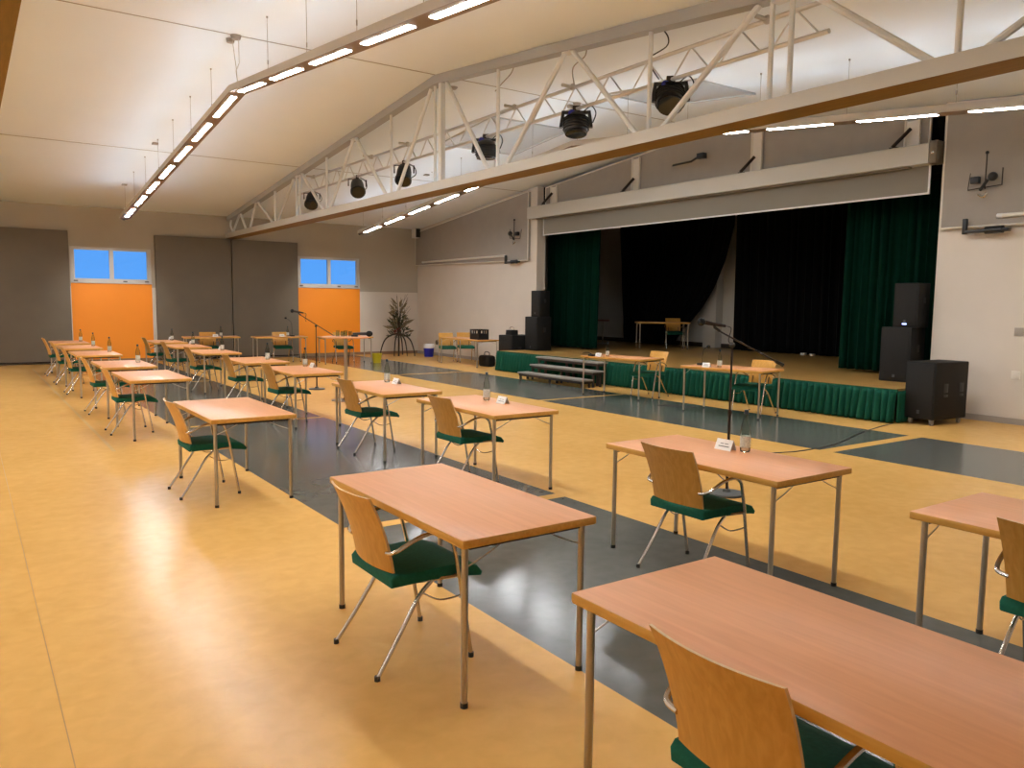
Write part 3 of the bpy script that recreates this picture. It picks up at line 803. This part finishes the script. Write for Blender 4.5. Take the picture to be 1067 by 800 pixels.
# ---- middle row
Bm = [(3.59, .50, 1.25, 0, 3.71), (3.58, 2.62, 3.335, 0, 3.715), (3.65, 5.52, 6.28, 0, 3.80), (3.52, 7.40, 8.27, .0, 3.71), (3.50, 10.05, 10.93, 0, 3.66), (3.50, 12.2, 12.95, 0, 3.65), (3.48, 14.75, 15.5, 0, 3.63), (3.48, 16.9, 17.65, 0, 3.63), (3.48, 19.0, 19.75, 0, 3.63)]
for k, (x, y, cy, rz, cx) in enumerate(Bm):
    look = {0: 'cropped folding table, first of the middle row beside the grey floor band'}.get(k, 'folding table with name sign and bottle, %s from the front in the middle row' % ORD[k])
    put(tb, (x + .35, y + .70, 0), 0, look, 'folding tables in the hall')
    put(ch, (cx, cy, 0), rz, 'beech and green armchair at the %s table of the middle row' % ORD[k], 'armchairs in the hall')
for k, (bx, by, sx, sy) in {1: (4.15, 3.30, 4.10, 3.42), 2: (4.19, 6.47, 4.18, 6.17), 3: (4.12, 8.55, 4.12, 8.30), 4: (4.10, 11.25, 4.12, 11.0), 5: (4.05, 12.85, 4.12, 13.05), 6: (4.05, 15.6, 4.08, 15.85), 7: (4.06, 18.0, 4.06, 18.2), 8: (4.06, 20.1, 4.06, 20.3)}.items():
    put(bo, (bx, by, .73), k, 'water bottle on the %s table of the middle row' % ORD[k], 'water bottles on the tables')
    put(sg, (sx, sy, .73), .04 * (k % 3), 'white folded name sign on the %s table of the middle row' % ORD[k], 'name signs on the tables')
# ---- two tables facing the audience in front of the stage
put(tb, (9.92, 10.76, 0), .16, 'folding table in front of the stage beside the portable steps', 'folding tables in the hall')
put(tb, (9.80, 8.12, 0), .18, 'folding table in front of the stage with a gooseneck microphone', 'folding tables in the hall')
put(ch, (10.42, 10.50, 0), PI + .10, 'beech and green armchair against the skirt, at the table beside the steps', 'armchairs in the hall')
put(ch, (10.22, 7.98, 0), PI + .12, 'beech and green armchair against the skirt, at the gooseneck microphone table', 'armchairs in the hall')
put(bo, (9.72, 10.92, .73), 1, 'water bottle on the stage-front table beside the steps', 'water bottles on the tables')
put(sg, (9.58, 11.0, .73), .2, 'white name sign on the stage-front table beside the steps', 'name signs on the tables')
put(bo, (9.62, 8.20, .73), 1, 'water bottle on the stage-front table with the gooseneck microphone', 'water bottles on the tables')
put(sg, (9.46, 8.32, .73), .2, 'white name sign on the stage-front table with the gooseneck microphone', 'name signs on the tables')
# ---- three tables across the far end, chairs behind them facing back
for k, (x, y, rz, wh) in enumerate(((5.40, 21.9, -.12, 'under the truss end'), (7.08, 21.4, -.12, 'before the olive panel by the gooseneck'), (8.66, 20.6, -.10, 'before the orange field behind the bistro table'))):
    put(tb, (x, y, 0), PI / 2 + rz, 'crosswise folding table at the far end, %s' % wh, 'folding tables in the hall')
    put(ch, (x + (.04, .2, .10)[k], y + .42, 0), -PI / 2 + rz, 'green-seated armchair at the far end, %s' % wh, 'armchairs in the hall')
put(bo, (5.62, 21.75, .73), 1, 'water bottle on the far crosswise table under the truss end', 'water bottles on the tables')
put(sg, (5.47, 21.72, .73), PI / 2, 'white name sign on the far crosswise table under the truss end', 'name signs on the tables')
put(sg, (7.1, 21.25, .73), PI / 2, 'white name sign on the far crosswise table by the olive panel', 'name signs on the tables')
put(bo, (7.28, 21.3, .73), 1, 'water bottle on the far crosswise table by the olive panel', 'water bottles on the tables')
# ---- side table against the stage wall with chairs behind it
put(ch, (11.42, 19.76, 0), -1.95, 'armchair at the far end of the side table, the one farther from the cream wall', 'armchairs in the hall')
put(ch, (12.06, 19.80, 0), -1.95, 'armchair at the far end of the side table, the one close to the cream wall', 'armchairs in the hall')
side = make_table(2.0, .7)
side.location = (11.32, 18.42, 0); side['label'] = 'long folding table against the cream wall carrying the black bottle crate'; side['group'] = 'folding tables in the hall'
# ---- on the stage
put(tb, (15.70, 15.43, .5), PI / 2 - .62, 'dim folding table standing up on the stage in front of the black drape', 'folding tables in the hall')
put(ch, (16.46, 15.70, .5), -2.18, 'dim armchair on the stage behind the right end of the folding table', 'armchairs in the hall')

so = thing('bar_stool', 'dim stool with a red-brown round top on the stage near the green curtain', 'stool', (15.95, 18.15, .5))
B().lathe([(0, .69), (.19, .69), (.20, .70), (.20, .725), (.19, .735), (0, .735)], 20).build('top', 'red_top', so)
B().tube([(0, 0, .02), (0, 0, .69)], .022, 8).build('post', 'steel', so)
B().lathe([(0, 0), (.19, 0), (.18, .02), (0, .03)], 20).build('base', 'steel', so)
fb = thing('floor_box', 'small pale twin socket box lying on the stage boards', 'socket', (16.9, 11.8, .5))
B().box(-.06, .06, -.05, .05, 0, .06, .008).build('left_box', 'panel_edge', fb); B().box(-.05, .05, -.30, -.2, 0, .05, .008).build('right_box', 'panel_edge', fb)

# ------------------------------------------------------------------ bistro table with things on it
bt = thing('bistro_table', 'tall round bistro table with a single post in front of the far orange field', 'table', (5.33, 12.66, 0))
B().lathe([(0, 1.07), (.39, 1.07), (.40, 1.08), (.40, 1.09), (.395, 1.095), (0, 1.095)], 36).build('top', 'table_top', bt)
B().tube([(0, 0, .02), (0, 0, 1.07)], .03, 12).build('post', 'steel', bt)
B().lathe([(0, 0), (.25, 0), (.25, .008), (.06, .03), (0, .03)], 28).build('base', 'steel', bt)
for k, (dx, dy, h, w) in enumerate(((-.12, .10, .10, 'leftmost'), (-.05, .02, .09, 'second from the left'), (.02, .08, .10, 'third from the left'), (.08, .0, .09, 'rightmost'))):
    g = B().lathe([(0, 0), (.026, 0), (.03, h), (.027, h), (.024, .006), (0, .006)], 12, (5.33 + dx * .9, 12.66 - dx * .3 + dy * .5, 1.095)).build('drinking_glass', 'bottle')
    tag(g, 'small drinking glass on the bistro table, %s of four' % w, 'glass', 'glasses on the bistro table')
mp = thing('handheld_microphone', 'black microphone lying on the right side of the bistro table', 'microphone', (5.55, 12.52, 1.095), -.55)
B().lathe([(0, -.14), (.018, -.14), (.026, .10), (.0, .10)], 12, (0, 0, .05), 'X').build('handle', 'black', mp)
B().ball((.14, 0, .05), .05, 10, 1.2, 1, 1).build('head', 'black_matte', mp)
B().box(-.16, -.05, -.05, .05, 0, .035, .008).build('cradle', 'black', mp)

# ------------------------------------------------------------------ microphone stands
def mic_stand(loc, h, a, b_, label, miclabel):
    t = thing('microphone_stand', label, 'microphone stand', loc, 0, 'boom microphone stands')
    B().lathe([(0, 0), (.15, 0), (.155, .008), (.15, .02), (.04, .028), (.03, .05), (0, .05)], 28).build('base', 'base_iron', t)
    B().tube([(0, 0, .04), (0, 0, h * .55)], .0125, 10).build('lower_pole', 'dark_metal', t)
    B().tube([(0, 0, h * .52), (0, 0, h)], .009, 10).build('upper_pole', 'dark_metal', t)
    B().lathe([(0, -.03), (.018, -.03), (.018, .03), (0, .03)], 10, (0, 0, h * .55)).build('height_clutch', 'dark_metal', t)
    B().ball((0, 0, h), .026, 8).build('boom_clamp', 'black', t)
    B().tube([a, b_], .0075, 8).build('boom', 'dark_metal', t)
    va, vb = Vector(a), Vector(b_); d = (va - vb).normalized()
    B().tube([vb - d * .02, vb + d * .06], .016, 8).build('counterweight', 'black', t)
    B().tube([va, va + d * .05 + Vector((0, 0, .01)), va + d * .06 + Vector((0, 0, .04))], .013, 8).build('clip', 'black', t)
    m = thing('microphone', miclabel, 'microphone', (loc[0] + va.x, loc[1] + va.y, loc[2] + va.z), 0, 'microphones on the boom stands')
    hd = Vector((d.x, d.y, 0)).normalized()
    p0 = hd * -.05 + Vector((0, 0, .045)); p1 = hd * .13 + Vector((0, 0, .075))
    B().tube([p0, p1], [.012, .020], 10).build('handle', 'dark_metal', m)
    B().ball(tuple(p1 + hd * .035 + Vector((0, 0, .005))), .036, 10).build('grille_head', 'black_matte', m)
    B().tube([p0, p0 - hd * .05 + Vector((0, 0, -.02)), p0 - hd * .03 + Vector((0, 0, -.12)), Vector((0, 0, -.06)) - d * .12], .004, 6, smooth=5).build('cable', 'black', m)
mic_stand((5.53, 14.56, 0), 1.22, (-.235, .16, 1.42), (.33, -.22, 1.00), 'boom microphone stand on a round base before the far orange field', 'microphone clipped on the far boom stand before the orange field')
mic_stand((5.53, 4.58, 0), 1.335, (-.095, .065, 1.455), (.36, -.25, 1.17), 'boom microphone stand behind the second middle-row table', 'microphone clipped on the boom stand behind the second middle-row table')
def gooseneck(loc, pts, label):
    t = thing('gooseneck_microphone', label, 'microphone', loc, 0, 'gooseneck table microphones')
    B().box(-.06, .06, -.07, .07, 0, .035, .012).build('base', 'black', t)
    B().tube(pts, .005, 6, smooth=6).build('neck', 'black', t)
    e = Vector(pts[-1]); B().ball(tuple(e), .026, 8, 1.3, 1.3, 1).build('windshield', 'black_matte', t)
gooseneck((9.70, 8.62, .73), [(0, 0, .03), (.0, 0, .16), (.01, -.02, .26), (.05, -.07, .30)], 'gooseneck microphone on the stage-front table right of its name sign')
gooseneck((7.4, 21.3, .73), [(0, 0, .03), (0, 0, .25), (-.03, .0, .40), (-.16, .02, .50)], 'gooseneck microphone on the far crosswise table by the olive panel')
lm = thing('desk_microphone', 'low black desk microphone on the stage-front table beside the steps', 'microphone', (9.55, 11.16, .73), .3)
B().box(-.05, .05, -.06, .06, 0, .035, .012).build('base', 'black', lm); B().tube([(0, .0, .03), (0, .08, .06), (0, .2, .045)], .008, 6, smooth=4).build('neck', 'black', lm)

# floor cable
o = B().tube([(11.02, 6.16, .006), (10.4, 6.05, .006), (9.73, 5.89, .006), (9.0, 5.66, .006), (8.51, 5.55, .006), (7.96, 5.52, .006), (7.63, 5.59, .006), (7.1, 5.75, .006), (6.4, 5.5, .006), (5.9, 4.9, .006), (5.66, 4.66, .006)], .006, 6, smooth=6).build('floor_cable', 'black')
tag(o, 'black cable trailing across the floor from the stage to the microphone stand', 'cable')
o = B().tube([(9.95, 8.95, .005), (9.75, 9.3, .005), (9.55, 9.45, .005), (9.75, 9.0, .005), (9.9, 8.9, .005)], .005, 6, smooth=6).build('floor_cable', 'black')
tag(o, 'black cable loop on the grey floor between the two stage-front tables', 'cable')

# ------------------------------------------------------------------ loudspeakers (front faces the audience, -X)
def speaker(loc, w, d, h, rz, label, led=False):
    t = thing('loudspeaker', label, 'loudspeaker', loc, rz, 'stage loudspeakers')
    b = B(); b.box(0, d, -w / 2, w / 2, .0, h, .012); b.build('cabinet', 'black_matte', t)
    g = B(); g.box(-.012, .0, -w / 2 + .03, w / 2 - .03, .04, h - .03, .004); gr = g.build('grille', 'grille', t)
    l = B(); l.box(-.016, -.012, -.02, .02, .07, .115); l.build('badge', 'badge', gr)
    if led:
        e = B(); e.box(-.018, -.0125, -.035, .035, .045, .065); e.build('power_lamp', 'led', t)
    for s in (-1, 1):
        q = B(); q.box(d * .45, d * .62, s * w / 2 - .004, s * w / 2 + .004, h * .55, h * .68, .003); q.build('handle', 'black', t)
    return t
speaker((12.22, 6.86, .50), .50, .42, .87, 0, 'tall black loudspeaker on the stage at the right end, under a smaller one')
speaker((12.26, 6.75, 1.37), .40, .34, .70, 0, 'smaller black loudspeaker with a blue lamp stacked at the right end of the stage', True)
speaker((11.86, 16.26, .50), .52, .46, .86, 0, 'tall black loudspeaker on the stage at the left end, under a smaller one')
speaker((11.95, 16.2, 1.36), .38, .32, .66, 0, 'smaller black loudspeaker stacked at the left end of the stage')
def subwoofer(loc, w, d, h, label, rz=0):
    t = thing('subwoofer', label, 'loudspeaker', loc, rz, 'floor subwoofers')
    b = B(); b.box(0, d, -w / 2, w / 2, .085, h, .014); b.build('cabinet', 'black_matte', t)
    g = B(); g.box(-.014, 0, -w / 2 + .025, w / 2 - .025, .11, h - .025, .004); gr = g.build('grille', 'grille', t)
    l = B(); l.box(-.018, -.014, -.02, .02, .16, .215); l.build('badge', 'badge', gr)
    for s in (-1, 1):
        for xx in (d * .32, d * .80):
            q = B(); q.box(xx - .055, xx + .055, s * w / 2 - .004, s * w / 2 + .003, h * .52, h * .66, .003); q.box(xx - .055, xx + .055, s * w / 2 - .004, s * w / 2 + .003, h * .45, h * .49, .002); q.build('handle', 'black', t)
    for xx in (.07, d - .07):
        for yy in (-w / 2 + .07, w / 2 - .07):
            c = B(); c.lathe([(0, -.016), (.034, -.016), (.034, .016), (0, .016)], 14, (xx, yy, .034), 'Y'); c.box(xx - .025, xx + .025, yy - .022, yy + .022, .05, .086); c.build('caster', 'base', t)
subwoofer((11.27, 5.925, 0), .46, .80, .91, 'large black subwoofer on casters on the floor right of the stage', -.08)
subwoofer((11.55, 16.96, 0), .62, .75, .87, 'large black subwoofer on the floor left of the stage beside the side table')
tc_ = thing('tool_case', 'small black case with a wire handle on top of the left subwoofer', 'case', (11.80, 17.02, .87))
B().prism([(-.14, 0), (.14, 0), (.12, .13), (-.12, .13)], 'X', -.11, .11, .01).build('body', 'black', tc_)
B().tube([(0, -.09, .13), (0, -.08, .20), (0, .08, .20), (0, .09, .13)], .006, 6, smooth=4).build('handle', 'chrome', tc_)

# ------------------------------------------------------------------ crate, buckets, bag
cr = thing('bottle_crate', 'black bottle crate with cut-out windows on the side table', 'crate', (11.25, 17.75, .73), 0)
b = B()
W_, D_, H_ = .22, .15, .27
b.box(-D_, D_, -W_, W_, 0, .015)
for s in (-1, 1):
    b.box(s * D_ - .008, s * D_ + .008, -W_, W_, 0, .15); b.box(s * D_ - .008, s * D_ + .008, -W_, W_, .235, H_)
    for yy in (-W_ + .03, -.05, .05, W_ - .03): b.box(s * D_ - .0078, s * D_ + .0078, yy - .03, yy + .03, .15, .235)
    b.box(-D_, D_, s * W_ - .008, s * W_ + .008, 0, .15); b.box(-D_, D_, s * W_ - .008, s * W_ + .008, .235, H_); b.box(-D_, -D_ + .06, s * W_ - .0075, s * W_ + .0075, .15, .235); b.box(D_ - .06, D_, s * W_ - .0075, s * W_ + .0075, .15, .235)
b.build('body', 'black', cr)
b = B(); b.box(-D_ + .01, D_ - .01, -.006, .006, .015, .16); b.build('divider', 'black', cr)
yb = thing('bucket', 'yellow plastic bucket on the floor near the far orange field', 'bucket', (9.45, 20.25, 0))
B().lathe([(0, 0), (.11, 0), (.14, .25), (.147, .25), (.147, .265), (.134, .265), (.105, .012), (0, .012)], 24).build('body', 'yellow', yb)
B().tube([(0, -.145, .25), (.13, -.08, .20), (.16, 0, .18), (.13, .08, .20), (0, .145, .25)], .004, 6, smooth=5).build('handle', 'steel', yb)
bl = thing('waste_bin', 'blue bin with a white bag over its rim by the cream wall', 'bin', (12.0, 21.9, 0))
B().lathe([(0, 0), (.14, 0), (.17, .30), (.165, .30), (.13, .012), (0, .012)], 24).build('body', 'blue', bl)
b = B(); b.lathe([(.168, .27), (.178, .28), (.180, .36), (.165, .40), (.15, .38), (.0, .33)], 24); b.build('bag', 'white', bl)
bg = thing('bag', 'black bag standing on the floor under the side table', 'bag', (11.5, 17.75, 0))
b = B(); b.box(-.14, .14, -.24, .24, 0, .30, .07, 4); b.build('body', 'black_matte', bg)
B().tube([(0, -.12, .28), (0, -.1, .38), (0, .1, .38), (0, .12, .28)], .012, 6, smooth=5).build('handle', 'black', bg)

# ------------------------------------------------------------------ dried flower arrangement
fl = thing('flower_arrangement', 'tall dried twig and flower arrangement on arched root legs in the far corner', 'plant', (11.25, 22.5, 0))
b = B()
for a, l in ((2.3, .62), (-.9, .55), (.8, .42), (3.9, .40), (5.1, .35)):
    c, s = math.cos(a), math.sin(a)
    b.tube([(0, 0, .72), (c * l * .4, s * l * .4, .66), (c * l * .75, s * l * .75, .5), (c * l * .95, s * l * .95, .2), (c * l, s * l, .015)], [.030, .014], 7, smooth=5)
b.tube([(0, 0, .0), (.01, 0, .4), (0, 0, .8)], [.03, .03], 8)
b.build('root_stand', 'twig', fl)
rnd = random.Random(3)
b = B()
for i in range(30):
    a = rnd.uniform(0, 2 * PI); l = rnd.uniform(.5, 1.25); sp_ = rnd.uniform(.06, .32)
    p = [(rnd.uniform(-.05, .05), rnd.uniform(-.05, .05), .72)]
    for k in range(1, 5):
        f = k / 4; p.append((math.cos(a) * sp_ * f * f * 1.3 + rnd.uniform(-.03, .03), math.sin(a) * sp_ * f * f * 1.3 + rnd.uniform(-.03, .03), .72 + l * f))
    b.tube(p, [.010, .003], 5, smooth=3)
b.build('twigs', 'twig', fl)
def leaves(name, mat, n, rr, z0, z1, ln, seed):
    r = random.Random(seed); b = B()
    for i in range(n):
        a = r.uniform(0, 2 * PI); f = r.random(); z = z0 + (z1 - z0) * f
        R = rr * (1 - f * .65) * math.sqrt(r.random())
        c = Vector((math.cos(a) * R, math.sin(a) * R, z))
        d = Vector((math.cos(a) * .6 + r.uniform(-.4, .4), math.sin(a) * .6 + r.uniform(-.4, .4), r.uniform(-.2, 1.0))).normalized()
        s = d.cross(Vector((r.uniform(-1, 1), r.uniform(-1, 1), .3))).normalized()
        L = ln * r.uniform(.6, 1.3); w = L * .13; nrm = d.cross(s) * L * .06
        b.quad([c, c + d * L * .5 + s * w + nrm, c + d * L, c + d * L * .5 - s * w + nrm])
    return b.build(name, mat, fl)
leaves('leaves', 'leaf', 150, .36, .58, 1.25, .19, 5)
leaves('dry_grass', 'straw', 70, .26, .75, 1.6, .30, 6)
b = B(); r = random.Random(9)
for i in range(12):
    a = r.uniform(0, 2 * PI); R = r.uniform(.05, .24)
    b.ball((math.cos(a) * R, math.sin(a) * R, r.uniform(.72, .95)), r.uniform(.025, .045), 6, 1, 1, .7)
b.build('blooms', 'red', fl)

# ------------------------------------------------------------------ stage curtains
def curtain(name, mat, x, rows, pleats, amp, label, seed=1):
    """rows: list of (z, y0, y1) from top to bottom; the cloth hangs in folds between"""
    r = random.Random(seed); ph = [r.uniform(0, 6.28) for _ in range(4)]
    def interp(z):
        for (za, a0, a1), (zb, b0, b1) in zip(rows[:-1], rows[1:]):
            if zb <= z <= za:
                f = (za - z) / (za - zb); return a0 + (b0 - a0) * f, a1 + (b1 - a1) * f
        return rows[-1][1], rows[-1][2]
    zt, zb = rows[0][0], rows[-1][0]
    def fn(u, v):
        z = zt + (zb - zt) * v
        y0, y1 = interp(z)
        y = y0 + (y1 - y0) * u
        w = amp * (1 + .3 * v)
        xx = x + w * math.sin(2 * PI * pleats * u + .5 * math.sin(ph[0] + 9 * u)) + .35 * w * math.sin(2 * PI * pleats * 2.3 * u + ph[1] + v)
        y += .25 * w * math.sin(2 * PI * pleats * u * .5 + ph[2])
        return (xx, y, z)
    b = B(); b.grid(fn, int(pleats * 10), 26)
    o = b.build(name, mat, None, 60, .008)
    return tag(o, label, 'curtain')
curtain('stage_curtain', 'green_curtain', 13.45, [(4.9, 15.5, 17.6), (.55, 15.62, 17.6)], 13, .05, 'dark green curtain hanging at the left side of the stage', 1)
curtain('stage_curtain', 'green_curtain', 13.45, [(4.9, 5.9, 8.58), (.55, 5.9, 8.62)], 16, .05, 'dark green curtain hanging at the right side of the stage', 2)
curtain('stage_drape', 'black_curtain', 17.0, [(5.3, 14.1, 18.62), (3.82, 14.17, 18.55), (2.94, 14.42, 18.45), (2.17, 14.80, 18.4), (1.64, 15.2, 18.35), (1.23, 15.62, 18.3), (.9, 16.0, 18.3), (.55, 16.3, 18.25)], 18, .05, 'black drape swept aside at the back of the stage, showing white wall', 3)
curtain('stage_drape', 'black_curtain', 17.0, [(5.3, 8.0, 14.05), (.52, 8.0, 14.0)], 26, .05, 'black drape hanging straight at the back right of the stage', 4)
curtain('stage_drape', 'black_curtain', 15.2, [(5.3, 4.0, 9.6), (.52, 4.0, 9.6)], 22, .05, 'black drape closing the right wing of the stage behind the green curtain', 5)

# ------------------------------------------------------------------ world: dusk sky behind the windows
wd = bpy.data.worlds.new('dusk_sky'); SC.world = wd; wd.use_nodes = True
nt = wd.node_tree; bg_ = nt.nodes['Background']
tcw = nt.nodes.new('ShaderNodeTexCoord'); sx = nt.nodes.new('ShaderNodeSeparateXYZ'); rp = nt.nodes.new('ShaderNodeValToRGB')
nt.links.new(tcw.outputs['Generated'], sx.inputs[0]); nt.links.new(sx.outputs['Z'], rp.inputs['Fac'])
rp.color_ramp.elements[0].position = 0.0; rp.color_ramp.elements[0].color = (0.12, 0.42, 1.0, 1)
rp.color_ramp.elements[1].position = 0.6; rp.color_ramp.elements[1].color = (0.05, 0.22, 0.75, 1)
nt.links.new(rp.outputs['Color'], bg_.inputs['Color']); bg_.inputs['Strength'].default_value = 1.0

# ------------------------------------------------------------------ camera
f, h, yaw, pitch, roll = 821.0, 1.6716, 0.60703, 0.100884, 0.010476
fw = Vector((math.sin(yaw) * math.cos(pitch), math.cos(yaw) * math.cos(pitch), -math.sin(pitch)))
rt = Vector((math.cos(yaw), -math.sin(yaw), 0)); up = rt.cross(fw)
r2 = rt * math.cos(roll) + up * math.sin(roll); u2 = -rt * math.sin(roll) + up * math.cos(roll)
cam = bpy.data.cameras.new('camera'); co = bpy.data.objects.new('camera', cam); COL.objects.link(co)
cam.sensor_fit = 'HORIZONTAL'; cam.sensor_width = 36; cam.lens = f / 1067 * 36; cam.clip_start = .05
mw = Matrix((r2, u2, -fw)).transposed().to_4x4(); mw.translation = (0, 0, h); co.matrix_world = mw
SC.camera = co
SC.view_settings.view_transform = 'Standard'; SC.view_settings.look = 'None'
SC.view_settings.exposure = 0.0; SC.view_settings.gamma = 1.0; SC.view_settings.use_curve_mapping = False
SC.cycles.use_denoising = True
SC.cycles.max_bounces = 10; SC.cycles.diffuse_bounces = 5; SC.cycles.transparent_max_bounces = 12
